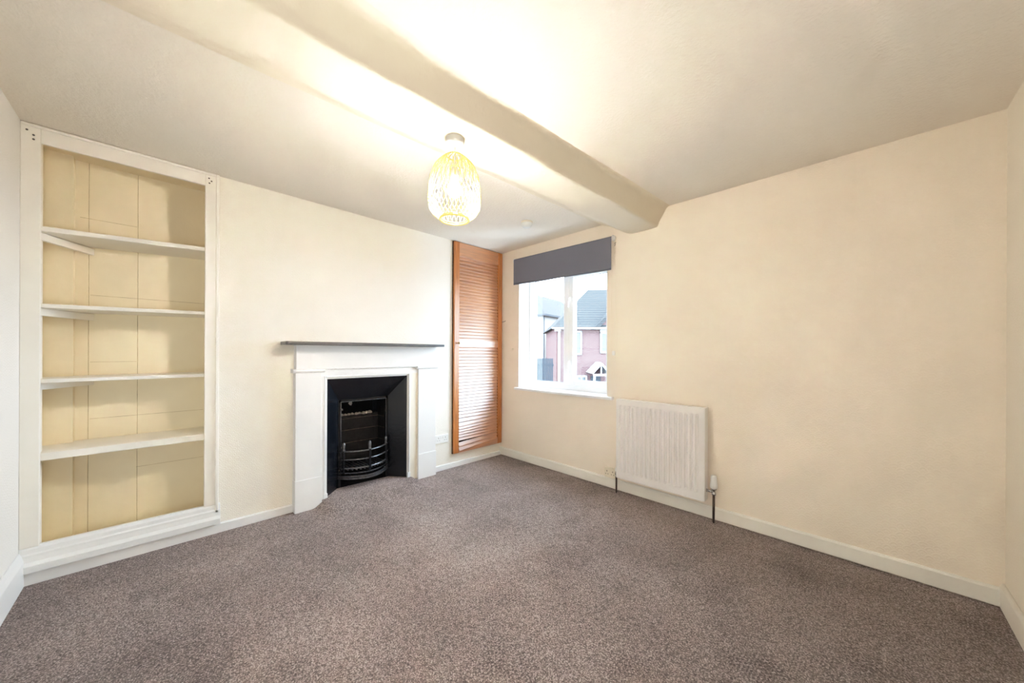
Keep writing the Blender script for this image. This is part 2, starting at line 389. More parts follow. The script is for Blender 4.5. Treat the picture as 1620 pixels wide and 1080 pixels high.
# face frame
fx = .018
MB().box(0, fx, -3.2518, -3.190, .185, 2.285).build('stile', M['gloss_cream' if 0 else 'shelfwhite'], sh, bevel=.003)
MB().box(0, fx, -2.566, -2.512, .185, 2.285).build('stile', M['shelfwhite'], sh, bevel=.003)
MB().box(0, fx-.0005, -3.190, -2.566, 2.212, 2.285).build('top_rail', M['shelfwhite'], sh, bevel=.003)
ar = MB().box(0, .026, -2.514, -2.496, .12, 2.297).box(0, .026, -3.25, -2.514, 2.281, 2.297)
ar.build('edge_bead', M['shelfwhite'], sh, bevel=.004)
pr = [(0, .066), (.040, .066), (.040, .100), (.034, .108), (.028, .116), (.026, .138), (.026, .150), (.022, .158), (.020, .176), (.014, .190), (0, .190)]
MB().prism(pr, 'y', YS+.001, -2.487).build('plinth', M['gloss'], sh, bevel=.0015)
scr = [(-3.232, 2.262), (-3.212, 2.243), (-3.212, 2.222), (-2.548, 2.262), (-2.536, 2.247), (-2.546, 2.232)]
for (y, z) in scr:
    MB().lathe([(.0045, fx), (.0045, fx+.0012), (.0, fx+.0012)], (0, y, z), 12, 'x').build('screw', M['hole'], sh)

# ------------------------------------------------------------------ fireplace surround
fs = empty('fireplace_surround', (0, -1.52, 0), 'white painted wooden fireplace surround with a thin slate mantel shelf', 'fireplace')
MT = .17
mp_ = [(0, -2.157), (MT-.012, -2.157), (MT, -2.145), (MT, -.882), (MT-.012, -.870), (0, -.870)]
MB().prism(mp_, 'z', 1.2165, 1.2405).build('mantel_shelf', M['slate'], fs, bevel=.004)['label'] = 'thin dark grey slate shelf'
fxx = .062
fz = MB().box(0, fxx+.004, -2.072, -.905, 1.035, 1.2165)
fz.build('frieze', M['gloss'], fs, bevel=.003)
MB().prism([(0, 1.2165), (.10, 1.2165), (.098, 1.208), (.082, 1.198), (.070, 1.190), (0, 1.186)], 'y', -2.082, -.897).build('bed_moulding', M['gloss'], fs, bevel=.001) if False else None
for (a, b) in ((-2.076, -1.902), (-1.088, -.905)):
    MB().box(0, fxx, a, b, .2, 1.035).build('pilaster', M['gloss'], fs, bevel=.003)
    MB().box(0, fxx+.007, a-.003, b+.003, 0, .232).build('plinth_block', M['gloss'], fs, bevel=.003)
    MB().prism([(0, 1.012), (fxx+.004, 1.012), (fxx+.014, 1.018), (fxx+.020, 1.026), (fxx+.018, 1.036), (fxx+.004, 1.042), (0, 1.042)], 'y', a-.018, b+.018).build('capital', M['gloss'], fs, bevel=.001)
# inner board and moulding around the opening
ia, ib, it = -1.857, -1.189, .957
for nm, geo in (('jamb', (-1.902, ia-.022, 0, it+.022)), ('jamb', (ib+.022, -1.088, 0, it+.022)), ('head', (-1.902, -1.088, it+.022, 1.035))):
    MB().box(0, .046, *geo).build(nm, M['gloss' if geo[0] < -1.2 else 'gloss_cream'], fs, bevel=.002)  # right jamb has a creamier tone than the other boards
def arch(d0, d1, x0, x1):
    """moulding between offsets d0..d1 outside the opening"""
    mb = MB()
    mb.box(x0, x1, ia-d1, ia-d0, 0, it+d1); mb.box(x0, x1, ib+d0, ib+d1, 0, it+d1); mb.box(x0, x1, ia-d0, ib+d0, it+d0, it+d1)
    return mb
arch(.0, .010, 0, .040).build('inner_moulding', M['gloss'], fs, bevel=.003)
arch(.012, .024, 0, .052).build('outer_moulding', M['gloss'], fs, bevel=.004)
for a, b in ((ia-.026, ia+.001), (ib-.001, ib+.026)):
    MB().box(0, .056, a, b, 0, .085).build('moulding_block', M['gloss'], fs, bevel=.002)

# ------------------------------------------------------------------ cast iron grate
gt = empty('fire_grate', (-.1, -1.52, 0), 'black cast iron fireplace insert with splayed cheeks and a bowed basket', 'fireplace grate')
A = (ia+.001, ib-.001, it-.001, .035)      # front opening  y0 y1 ztop x
B = (-1.728, -1.308, .768, -.10)           # back frame
def quad(name, pts, m='iron', th=.006):
    return MB().add(pts, [(0,1,2,3)]).build(name, M[m], gt)
def slabquad(name, p, dn, m='iron'):
    p = [Vector(q) for q in p]; d = Vector(dn)
    vs = p + [q + d for q in p]
    return MB().add(vs, [(0,1,2,3),(7,6,5,4),(0,4,5,1),(1,5,6,2),(2,6,7,3),(3,7,4,0)]).build(name, M[m], gt)
slabquad('cheek', [(A[3],A[0],0),(B[3],B[0],0),(B[3],B[0],B[2]),(A[3],A[0],A[2])], (-.008,-.004,0))
slabquad('cheek', [(A[3],A[1],0),(B[3],B[1],0),(B[3],B[1],B[2]),(A[3],A[1],A[2])], (-.008,.004,0))
slabquad('hood', [(A[3],A[0],A[2]),(A[3],A[1],A[2]),(B[3],B[1],B[2]),(B[3],B[0],B[2])], (-.008,0,.006))
fr = MB(); y0, y1, zt, xb = B[0], B[1], B[2], B[3]
fr.box(xb-.02, xb+.004, y0-.002, y0+.020, 0, zt+.004).box(xb-.02, xb+.004, y1-.020, y1+.002, 0, zt+.004).box(xb-.02, xb+.004, y0, y1, zt-.020, zt+.004)
fr.build('arch_frame', M['iron'], gt, bevel=.002)
bd = MB()
bd.tube([(xb+.006, y0+.017, .12), (xb+.006, y0+.017, zt-.016), (xb+.006, y1-.017, zt-.016), (xb+.006, y1-.017, .12)], .0045, 8)
bd.build('frame_bead', M['iron_hi'], gt)['label'] = 'worn bright bead'
# fire chamber
xk = -.30
ch = MB().box(xk-.05, xk, y0-.02, y1+.02, 0, .60).box(xk-.14, xb-.02, y0-.03, y0+.0, 0, .80).box(xk-.14, xb-.02, y1, y1+.03, 0, .80)
ch.build('fire_brick', M['firebrick'], gt, bevel=.003)
mo = MB()
for z in (.57, .468, .355):
    mo.tube([(xk+.001, y0+.0, z), (xk+.001, (y0+y1)/2, z+.004), (xk+.001, y1-.0, z+.002)], .0028, 5)
    mo.tube([(xk, y1-.001, z+.002), (xb-.03, y1-.001, z+.01)], .0026, 5)
mo.build('joint_line', M['mortar'], gt)
MB().box(xk-.12, xb-.02, y0-.03, y1+.03, .78, .80).box(xk-.14, xk-.12, y0-.03, y1+.03, .3, .8).box(xk-.14, xb-.02, y0-.03, y1+.03, .797, .82).build('smoke_chamber', M['soot_black'], gt)
rb = MB()
for k in range(11):
    yy = y0+.03+k*.032; r_ = .016+.007*random.random()
    n = 7; ang = [2*math.pi*i/n for i in range(n)]
    rb.lathe([(.0, -.5*r_), (r_*.9, -.3*r_), (r_, .1*r_), (r_*.6, .6*r_), (0, .75*r_)], (xk-.01+random.uniform(-.01, .01), yy, .607), 7, 'z', False)
rb.build('rubble', M['rubble'], gt)['label'] = 'pale rubble on the brick ledge'
# torn shiny scraps in the flue throat
FOIL = mat('crumpled foil', (.7, .68, .66), rough=.3, metal=.6)
for (yy, zz, s_) in ((y0+.045, .69, .030), (y0+.15, .715, .026), (y0+.075, .668, .012)):
    pts = [(xk+.06+random.uniform(-.01, .01), yy+s_*math.cos(a)*random.uniform(.3, .8), zz+s_*math.sin(a)*random.uniform(.6, 1)) for a in [i*2*math.pi/6 for i in range(6)]]
    c0 = (xk+.08, yy, zz); MB().add(pts+[c0], [(i, (i+1) % 6, 6) for i in range(6)]).build('foil_scrap', FOIL, gt)['label'] = 'crumpled silver scrap'
# basket
yc, hw = (y0+y1)/2, (y1-y0)/2-.004
def bow(d, n=18, hw_=hw, x_=xb): return [(x_ + d*(1-(2*i/n-1)**2), yc - hw_ + 2*hw_*i/n, 0) for i in range(n+1)]
def bar(name, z, d, r, flat, m='iron_hi'):
    return MB().tube([(x, y, z) for x, y, _ in bow(d)], r, 8, flat=flat, up=(0,0,1)).build(name, M[m], gt)
bar('bar', .345, .105, .0085, .75); bar('bar', .277, .105, .0085, .75); bar('bar', .207, .105, .0095, .8)
hb = bow(.14, 24, hw+.012); pf = MB()
def band(z0, z1, dd):
    o_ = [(x+dd*(1-abs((y-yc)/hw)**2*.7), y) for x, y, _ in hb]; i_ = [(x-.02, y) for x, y, _ in hb]
    n = len(o_)
    vs = [(x, y, z0) for x, y in o_] + [(x, y, z1) for x, y in o_] + [(x, y, z1) for x, y in i_] + [(x, y, z0) for x, y in i_]
    fs_ = []
    for i in range(n-1):
        for k in range(4):
            l = (k+1) % 4; fs_.append((k*n+i, k*n+i+1, l*n+i+1, l*n+i))
    pf.add(vs, fs_, False)
band(.120, .134, 0); band(.137, .147, -.012); band(.165, .172, -.03)
pf.build('fender_plate', M['iron_hi'], gt, bevel=.002)
for t in (-.86, .03, .90):
    y = yc+hw*t; x = xb+.105*(1-t*t)
    u = MB().box(x-.006, x+.010, y-.009, y+.009, .165, .352); u.build('upright', M['iron'], gt, bevel=.002)
    MB().lathe([(.010, .350), (.013, .356), (.010, .362), (.011, .372), (.0125, .39), (.011, .408), (.006, .418), (0, .421)], (x, y, 0), 14).build('finial', M['iron_hi'], gt)
gb = MB()
for k in range(13):
    y = yc-hw+.03+k*(2*hw-.06)/12; t = (y-yc)/hw
    gb.tube([(xk+.02, y-.02, .195), (xb+.095*(1-t*t), y, .192)], .006, 6)
gb.build('grate_bars', M['iron_hi'], gt)
gb = MB()
for k in range(10):
    y = yc-hw+.04+k*(2*hw-.08)/9; t = (y-yc)/hw
    gb.tube([(xk+.05, y, .135), (xb+.085*(1-t*t), y, .150)], .006, 6)
gb.build('ash_bars', M['iron'], gt)
hearth = MB().prism([(xk-.03, -1.856), (-.086, -1.856), (-.080, -1.52), (-.086, -1.19), (xk-.03, -1.19)], 'z', -.055, .036)
hearth.build('hearth_plate', M['soot_black'], gt)

# ------------------------------------------------------------------ louvred cupboard door
ld = empty('louvred_door', (0, -.34, .14), 'tall narrow orange pine louvred cupboard door in the corner', 'door')
DY0, DY1, DZ0, DZ1 = -.672, -.012, .142, 2.292
MB().box(0, .012, DY0-.004, DY1+.004, DZ0-.004, DZ1+.003).build('backing', M['soot_black'], ld)  # plain black sheet behind the slats
a, b = DY0+.062, DY1-.062
MB().box(0, .034, DY0, a, DZ0, DZ1).build('stile', M['wood'], ld, bevel=.003)
MB().box(0, .034, b, DY1, DZ0, DZ1).build('stile', M['wood'], ld, bevel=.003)
MB().box(0, .032, a, b, 2.150, DZ1).build('rail', M['wood_h'], ld, bevel=.002)
MB().box(0, .032, a, b, 1.222, 1.288).build('rail', M['wood_h'], ld, bevel=.002)
MB().prism([(a, DZ0), (b, DZ0), (b, .206), (a, .166)], 'x', 0, .032).build('rail', M['wood_h'], ld, bevel=.002)
def slats(z0, z1, n, name, broken=False):
    mb = MB(); p = (z1-z0)/n
    for k in range(n):
        zc = z0+p*(k+.5)
        dz0 = dz1 = 0.0; wdt = p*.56
        if broken:
            dz0 = {0: -.040, 1: -.029, 2: -.004, 3: -.003, 4: -.008, 5: -.014, 6: -.020, 7: -.023, 8: -.013, 9: -.001}.get(k, 0)
            dz1 = {0: .002, 1: .003, 2: .002}.get(k, 0)
        ya, yb = a+.001, b-.001
        def sec(y, dz):
            c_ = Vector((.020+(.30*abs(min(dz, 0)) if broken else 0), y, zc+dz)); s_ = Vector((.0088, 0, -wdt)); t_ = Vector((.93, 0, .37)).normalized()*.0022
            return [c_-s_-t_, c_+s_-t_, c_+s_+t_, c_-s_+t_]
        mb.add(sec(ya, dz0)+sec(yb, dz1), [(0,1,2,3),(7,6,5,4),(0,4,5,1),(1,5,6,2),(2,6,7,3),(3,7,4,0)])
    return mb.build(name, M['wood_h'], ld, bevel=.0008, bseg=1)
slats(1.288, 2.150, 26, 'upper_louvres'); slats(.205, 1.222, 31, 'lower_louvres', True)['label'] = 'lower louvres with loose sagging slats'
MB().lathe([(.006, .034), (.005, .044), (.011, .052), (.012, .058), (.008, .064), (0, .066)], (0, -.628, 1.262), 16, 'x').build('knob', M['brass'], ld)

# small latch hook, wall plug
o = MB().tube([(.003, -.008, 1.516), (.03, -.012, 1.514), (.07, -.012, 1.517), (.078, -.006, 1.523), (.076, -.002, 1.53)], .0026, 8).build('cabin_hook', M['black'])
tag(o, 'thin black metal hook on the wall right of the louvred door', 'hook')
o = MB().lathe([(.011, -.0), (.011, -.006), (.008, -.010), (0, -.010)], (.193, 0, 1.206), 16, 'y').build('blind_cleat', M['plastic_old'])
tag(o, 'tiny cream round plug on the wall left of the window', 'wall plug')

# ------------------------------------------------------------------ sockets
def socket(px, base, w, h, dep, double, m, label, axis):
    """axis 'x': on the west wall facing +x; axis 'y': on the north wall facing -y"""
    t = empty('power_socket', base, label, 'power socket')
    bx_, by_, bz_ = base
    def B_(u0, u1, z0, z1, d0, d1):
        if axis == 'x': return MB().box(d0, d1, by_+u0, by_+u1, bz_+z0, bz_+z1)
        return MB().box(bx_+u0, bx_+u1, -d1, -d0, bz_+z0, bz_+z1)
    B_(-w/2, w/2, 0, h, 0, dep).build('faceplate', M[m], t, bevel=.004)
    cs = (-w*.27, w*.27) if double else (0,)
    for c_ in cs:
        B_(c_-.003, c_+.003, h*.58, h*.72, dep-.001, dep+.0006).build('slot', M['hole'], t)
        for s_ in (-1, 1):
            B_(c_+s_*.011-.0035, c_+s_*.011+.0035, h*.32, h*.39, dep-.001, dep+.0006).build('slot', M['hole'], t)
    for c_ in ((-.012, .012) if double else (w*.33,)):
        B_(c_-.006, c_+.006, h*.60, h*.84, dep-.001, dep+.003).build('switch', M[m], t, bevel=.001)
    return t
socket(0, (0, -.799, .272), .150, .082, .012, True, 'plastic', 'white double power socket between the fireplace and louvred door', 'x')
socket(0, (1.410, 0, .098), .100, .082, .032, True, 'plastic_old', 'cream surface mounted power socket beside the radiator', 'y')

# ------------------------------------------------------------------ radiator
ra = empty('radiator', (1.835, -.09, .14), 'white ribbed panel radiator on the wall below and right of the window', 'radiator')
RX0, RX1, RZ0, RZ1, RY = 1.508, 2.160, .142, .787, -.092
# front panel with pressed flutes: one displaced sheet
nf = 17; mb = MB()
cx0, cx1 = RX0+.018, RX1-.018; pitch = (cx1-cx0)/nf
xs = [RX0, cx0-.004]
for k in range(nf):
    for t in (0, .1, .2, .32, .5, .68, .8, .9): xs.append(cx0+pitch*(k+t))
xs += [cx1, cx1+.004, RX1]
zs_ = [RZ0, RZ0+.008, RZ0+.050, RZ0+.058, RZ0+.068, RZ0+.09]+[RZ0+.09+(.455)*i/6 for i in range(1, 6)]+[RZ1-.095, RZ1-.062, RZ1-.052, RZ1-.044, RZ1-.008, RZ1]
def prof(x):
    if x <= cx0 or x >= cx1: return 0
    t = ((x-cx0)/pitch) % 1
    return -.0150*max(0, math.sin(math.pi*min(1, max(0, (t-.08)/.5))))**.8 if t < .58 else 0
def zf(z):
    if z <= RZ0+.051 or z >= RZ1-.045: return 0
    if z <= RZ0+.059 or z >= RZ1-.053: return .45
    return 1
vs = [(x, RY - (-prof(x))*zf(z) * -1, z) for z in zs_ for x in xs]
vs = [(x, RY + .0105*0 + (-prof(x))*zf(z), z) for z in zs_ for x in xs]
n = len(xs)
mb.add(vs, [(j*n+i, j*n+i+1, (j+1)*n+i+1, (j+1)*n+i) for j in range(len(zs_)-1) for i in range(n-1)], False)
mb.build('front_panel', M['rad'], ra)
# edge seam + back
ed = MB()
ed.box(RX0-.002, RX0+.004, RY-.002, -.055, RZ0-.002, RZ1+.002).box(RX0, RX1, RY-.002, -.055, RZ0-.003, RZ0+.003)
ed.box(RX0, RX1, RY-.002, -.050, RZ1-.002, RZ1+.002)
ed.build('panel_rim', M['rad'], ra, bevel=.001)
MB().box(RX0+.004, RX1, -.078, -.072, RZ0+.004, RZ1-.004).build('back_panel', M['rad'], ra)
sd_ = MB().prism([(RY-.001, RZ0-.001), (-.026, RZ0-.001), (-.026, RZ1-.03), (-.026, RZ1+.003), (RY-.001, RZ1+.003)], 'x', RX1, RX1+.012)
sd_.build('side_cover', M['rad'], ra, bevel=.003)
MB().box(RX0-.008, RX0-.002, RY+.001, -.040, RZ0, RZ1).build('side_cover', M['rad'], ra, bevel=.002)
MB().lathe([(.012, 0), (.012, .0008), (.007, .0012), (0, .0012)], (RX1+.010, -.064, RZ1-.035), 14, 'x').build('vent_plug', M['hole'], ra)
tg = MB()
for k in range(26): 
    x = RX0+.02+k*.0247; tg.box(x, x+.003, -.086, -.046, RZ1-.004, RZ1+.0005)
for x in (RX0+.1, RX1-.1): MB().box(x-.012, x+.012, -.041, 0, RZ0+.06, RZ1-.08).build('wall_bracket', M['rad'], ra)
# thermostatic valve right
vx, vy = RX1+.058, -.056
MB().tube([(vx, vy, .0), (vx, vy, .20)], .0078, 12).build('pipe', M['pipe'], ra)
MB().lathe([(.011, .190), (.014, .192), (.014, .206), (.010, .209), (.010, .222), (.013, .226), (.019, .232), (.019, .240), (0, .240)], (vx, vy, 0), 18).build('valve_body', M['chrome'], ra)
MB().tube([(vx, vy, .215), (RX1+.03, vy, .213), (RX1+.009, vy, .213)], [.0075, .0085, .0115], 12).build('valve_tail', M['chrome'], ra)
MB().lathe([(.016, .236), (.021, .240), (.0235, .246), (.0235, .262), (.022, .27), (.020, .295), (.0185, .318), (.016, .326), (0, .328)], (vx, vy, 0), 20).build('thermostatic_head', M['plastic'], ra)
lx = RX0-.020
MB().tube([(lx, -.06, .0), (lx, -.06, .155)], .0075, 12).build('pipe', M['pipe'], ra)
MB().lathe([(.010, .150), (.012, .153), (.012, .168), (.009, .171), (.009, .182), (.0, .182)], (lx, -.06, 0), 16).build('valve_body', M['chrome'], ra)
MB().tube([(lx, -.06, .172), (RX0-.004, -.06, .172)], .007, 10).build('valve_tail', M['chrome'], ra)
MB().lathe([(.0105, .180), (.0115, .184), (.0105, .205), (.008, .210), (0, .211)], (lx, -.06, 0), 16).build('valve_cap', M['plastic'], ra)

# ------------------------------------------------------------------ window
FY = .165
wn = empty('window_1', ((WX0+WX1)/2, .17, WZ0), 'white double glazed window with a fixed pane and opening casement', 'window', kind='structure')
f = MB(); th = .05
f.box(WX0+.0005, WX0+.045, FY, FY+.06, WZ0, WZ1+.01).box(WX1-.045, WX1-.0005, FY, FY+.06, WZ0, WZ1+.01)
f.box(WX0+.045, WX1-.045, FY, FY+.06, WZ0, WZ0+.062).box(WX0+.045, WX1-.045, FY, FY+.06, WZ1-.045, WZ1+.01)
f.box(.775, .840, FY, FY+.06, WZ0+.062, WZ1-.045)
f.build('frame', M['upvc'], wn, bevel=.004)
def gasket(x0, x1, z0, z1, y, t=.006):
    return MB().box(x0-t, x0, y, y+.012, z0-t, z1+t).box(x1, x1+t, y, y+.012, z0-t, z1+t).box(x0, x1, y, y+.012, z0-t, z0).box(x0, x1, y, y+.012, z1, z1+t)
# fixed light (left)
gx0, gx1, gz0, gz1 = WX0+.062, .763, WZ0+.082, WZ1-.062
bd = MB().box(WX0+.045, gx0, FY+.008, FY+.05, WZ0+.062, WZ1-.045).box(gx1, .775, FY+.008, FY+.05, WZ0+.062, WZ1-.045).box(gx0, gx1, FY+.008, FY+.05, WZ0+.062, gz0).box(gx0, gx1, FY+.008, FY+.05, gz1, WZ1-.045)
bd.build('glazing_bead', M['upvc'], wn, bevel=.003)
gasket(gx0+.005, gx1-.005, gz0+.005, gz1-.005, FY+.022).build('gasket', M['gasket'], wn)
p_ = MB().box(gx0, gx1, FY+.03, FY+.033, gz0, gz1).build('pane', M['glass'], wn)
# casement (right)
cxa, cxb, cza, czb = .842, WX1-.047, WZ0+.066, WZ1-.047
cs_ = empty('casement', (0, 0, 0), '', ''); del cs_['label']; del cs_['category']; cs_.parent = wn
cs_.location = Vector((cxa, FY, cza)) - wn.location
fr_ = .052
cf = MB().box(cxa, cxa+fr_, FY-.012, FY+.05, cza, czb).box(cxb-fr_, cxb, FY-.012, FY+.05, cza, czb).box(cxa+fr_, cxb-fr_, FY-.012, FY+.05, cza, cza+fr_).box(cxa+fr_, cxb-fr_, FY-.012, FY+.05, czb-fr_, czb)
cf.build('casement_frame', M['upvc'], cs_, bevel=.005)
gasket(cxa+fr_+.004, cxb-fr_-.004, cza+fr_+.004, czb-fr_-.004, FY+.012).build('gasket', M['gasket'], cs_)
MB().box(cxa+fr_, cxb-fr_, FY+.024, FY+.027, cza+fr_, czb-fr_).build('pane', M['glass'], cs_)
for z in (1.06, 1.70):
    hb_ = MB().box(cxa+.004, cxa+.026, FY-.022, FY-.012, z-.016, z+.030)
    hb_.tube([(cxa+.015, FY-.026, z+.02), (cxa+.017, FY-.040, z+.012), (cxa+.016, FY-.046, z-.03), (cxa+.012, FY-.044, z-.075)], [.007, .0085, .0075, .006], 10)
    hb_.build('handle', M['plastic'], cs_, bevel=.001)
MB().box(cxa-.004, cxa+.002, FY-.016, FY-.006, cza+.03, czb-.03).build('lock_strip', M['plastic'], cs_)
# reveal lining (painted), and sill
rv = MB().box(WX0-.001, WX0+.001, .0, FY, WZ0, WZ1).box(WX1-.001, WX1+.001, 0, FY, WZ0, WZ1).box(WX0, WX1, 0, FY, WZ1-.001, WZ1+.001)
struct(rv.build('window_reveal', mat('reveal paint', (.84, .83, .80), rough=.6)), 'white painted reveal around the window', 'window reveal')
sl = MB().box(WX0+.002, WX1-.002, .0012, FY+.01, .764, .789)
sl.prism([(-.036, .764), (-.036, .783), (-.030, .789), (.001, .789), (.001, .764)], 'x', .250, 1.428)
o = sl.build('window_sill', M['upvc'], bevel=.002); struct(o, 'thin white window sill board', 'window sill')

# ------------------------------------------------------------------ roller blind
rbd = empty('roller_blind', (.84, -.05, 2.16), 'dark grey roller blind drawn a little way down over the window', 'blind')
bx0, bx1 = .250, 1.424; zl0, zl1, zr0, zr1 = 1.902, 2.189, 1.876, 2.171
def zt_(x, a_, b_): return a_+(b_-a_)*(x-bx0)/(bx1-bx0)
fab = MB(); n = 16
front = []; prof_ = []
tube_r = .019
# fabric hangs from the front of the roll; the roll wraps over the top
cz = -.021
for k in range(9):
    a_ = R(90+ (k-8)*22)    # wrap
pts2 = [(-.010, 0.0-.004), (-.022, .0005-.001), (-.034, -.004), (-.044, -.011), (-.0475, -.022)]
for i in range(n+1):
    x = bx0+(bx1-bx0)*i/n; zt = zt_(x, zl1, zr1); zb = zt_(x, zl0, zr0)
    front.append([(x, y, zt+dz) for y, dz in pts2] + [(x, -.0475, zb), (x, -.0455, zb), (x, -.0455, zt-.022)])
m_ = len(front[0])
vs = [p for row in front for p in row]
fab.add(vs, [(i*m_+j, i*m_+j+1, (i+1)*m_+j+1, (i+1)*m_+j) for i in range(n) for j in range(m_-1)], False)
fab.add(front[0], [tuple(range(m_))]); fab.add(front[-1], [tuple(range(m_))[::-1]])
fab.build('fabric', M['blind'], rbd)
MB().tube([(bx0-.004, -.028, zl1-.021), (bx1+.004, -.028, zr1-.021)], .0165, 16).build('roller_tube', M['plastic'], rbd)
MB().tube([(bx0+.002, -.0465, zl0+.010), (bx1-.002, -.0465, zr0+.010)], .004, 8, flat=2).build('bottom_bar', M['blind'], rbd)
for x, z in ((bx0-.006, zl1), (bx1+.006, zr1)):
    MB().prism([(0, z-.045), (-.044, z-.040), (-.050, z-.022), (-.044, z+.0), (-.028, z+.006), (0, z+.004)], 'x', x-.003, x+.003).build('bracket', M['plastic'], rbd, bevel=.001)
MB().lathe([(.019, 0), (.019, .013), (.012, .018), (0, .018)], (bx1+.008, -.028, zr1-.021), 18, 'x').build('chain_wheel', M['plastic'], rbd)
chn = []
x_ = bx1+.014
top = 2.150; bot = 1.140
for k in range(0, 41):
    t = k/40; chn.append((x_-.003-.014*t, -.050+.012*t, top-(top-bot)*t))
for k in range(1, 10):
    a_ = math.pi*k/10; chn.append((x_+.010-.0275*math.cos(a_)+.0, -.038, bot-.032*math.sin(a_)))
for k in range(0, 41):
    t = 1-k/40; chn.append((x_+.003+.034*t**1.6, -.012-.020*t, top-(top-bot)*t))
# bead chain: strand with tiny beads
cb = MB().tube(chn, .0012, 5)
tot = 0
for i in range(0, len(chn)-1):
    a_ = Vector(chn[i]); b_ = Vector(chn[i+1]); L_ = (b_-a_).length; k = max(1, int(L_/.012))
    for j in range(k):
        p = a_.lerp(b_, (j+.5)/k)
        cb.lathe([(0, -.002), (.0017, -.001), (.0017, .001), (0, .002)], tuple(p), 6)
cb.build('pull_chain', M['plastic_old'], rbd)
MB().prism([(-.010, 1.148), (.010, 1.148), (.012, 1.165), (.009, 1.186), (-.009, 1.186), (-.012, 1.165)], 'y', -.022, -.0, M=Matrix.Translation((1.431, 0, 0))).build('chain_guide', M['plastic'], rbd, bevel=.003)
MB().tube([(bx1+.020, -.006, 2.115), (bx1+.020, -.024, 2.105), (bx1+.026, -.026, 2.092), (bx1+.017, -.020, 2.082)], .0022, 7).build('chain_hook', M['black'], rbd)

# ------------------------------------------------------------------ pendant lamp
LX, LY = 1.607, -1.797
pl = empty('pendant_lamp', (LX, LY, 2.155), 'lit pendant lamp with an egg shaped woven bamboo shade under the beam', 'pendant lamp')
MB().lathe([(.041, 2.158), (.0425, 2.152), (.042, 2.134), (.038, 2.127), (.022, 2.122), (.009, 2.120), (.006, 2.116), (0, 2.116)], (LX, LY, 0), 36).build('ceiling_rose', M['plastic'], pl)
MB().tube([(LX, LY, 2.118), (LX, LY, 2.020)], .003, 8).build('cord', M['plastic'], pl)
MB().lathe([(.006, 2.030), (.013, 2.024), (.017, 2.005), (.018, 1.985), (.019, 1.972), (0, 1.972)], (LX, LY, 0), 20).build('lamp_holder', M['plastic'], pl)
ZB = 1.918
MB().lathe([(.0, ZB-.033), (.0125, ZB-.0308), (.0235, ZB-.0235), (.0308, ZB-.0125), (.033, ZB), (.0308, ZB+.0125), (.025, ZB+.024), (.018, ZB+.036), (.0145, ZB+.050), (0, ZB+.054)], (LX, LY, 0), 20).build('light_bulb', M['bulb'], pl)
SP = [(0, .036), (.04, .054), (.10, .074), (.20, .095), (.33, .109), (.48, .117), (.62, .120), (.74, .1195), (.84, .114), (.92, .099), (1.0, .066)]
ZT, ZBT = 2.074, 1.781
def srad(t):
    for (a_, ra_), (b_, rb_) in zip(SP, SP[1:]):
        if t <= b_:
            u = (t-a_)/(b_-a_); return ra_+(rb_-ra_)*u
    return SP[-1][1]
wv = MB(); NS = 34
for d in (-1, 1):
    for k in range(NS):
        for off in ((-.035, .035) if False else (0,)):
            pts = []
            for i in range(25):
                t = i/24; r_ = srad(t) + .0012*d*math.cos(math.pi*6*t)
                th_ = 2*math.pi*(k+.5*(d > 0))/NS + d*(R(62)*(t-.5)*.5) + off + d*.11*math.sin(2*math.pi*t*1.5)
                pts.append((LX+r_*math.cos(th_), LY+r_*math.sin(th_), ZT+(ZBT-ZT)*t))
            wv.tube(pts, .00145, 5, cap=False)
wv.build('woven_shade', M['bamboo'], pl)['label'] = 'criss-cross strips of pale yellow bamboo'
def ring(name, r_, z, tr, m='bamboo'):
    return MB().tube([(LX+r_*math.cos(2*math.pi*i/40), LY+r_*math.sin(2*math.pi*i/40), z) for i in range(40)], tr, 8, closed=True).build(name, M[m], pl)
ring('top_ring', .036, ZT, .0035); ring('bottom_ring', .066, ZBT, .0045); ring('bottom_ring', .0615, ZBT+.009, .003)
sp_ = MB()
for k in range(3):
    a_ = 2*math.pi*k/3+.3; sp_.tube([(LX+.018*math.cos(a_), LY+.018*math.sin(a_), 2.020), (LX+.045*math.cos(a_), LY+.045*math.sin(a_), 2.040), (LX+.044*math.cos(a_), LY+.044*math.sin(a_), 2.064)], .0018, 6)
sp_.tube([(LX+.022*math.cos(2*math.pi*i/24), LY+.022*math.sin(2*math.pi*i/24), 2.020) for i in range(24)], .003, 6, closed=True)
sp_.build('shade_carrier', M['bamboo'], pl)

# smoke alarm
SX, SY = .880, -.520
sm_ = empty('smoke_alarm', (SX, SY, 2.3), 'round white smoke alarm on the ceiling left of the beam', 'smoke alarm')
MB().lathe([(.052, 2.300), (.052, 2.288), (.049, 2.286)], (SX, SY, 0), 36).build('base_plate', M['plastic_old'], sm_)
MB().lathe([(.049, 2.287), (.050, 2.284), (.048, 2.272), (.038, 2.262), (.036, 2.256), (.022, 2.252), (0, 2.251)], (SX, SY, 0), 36).build('cover', M['plastic'], sm_)

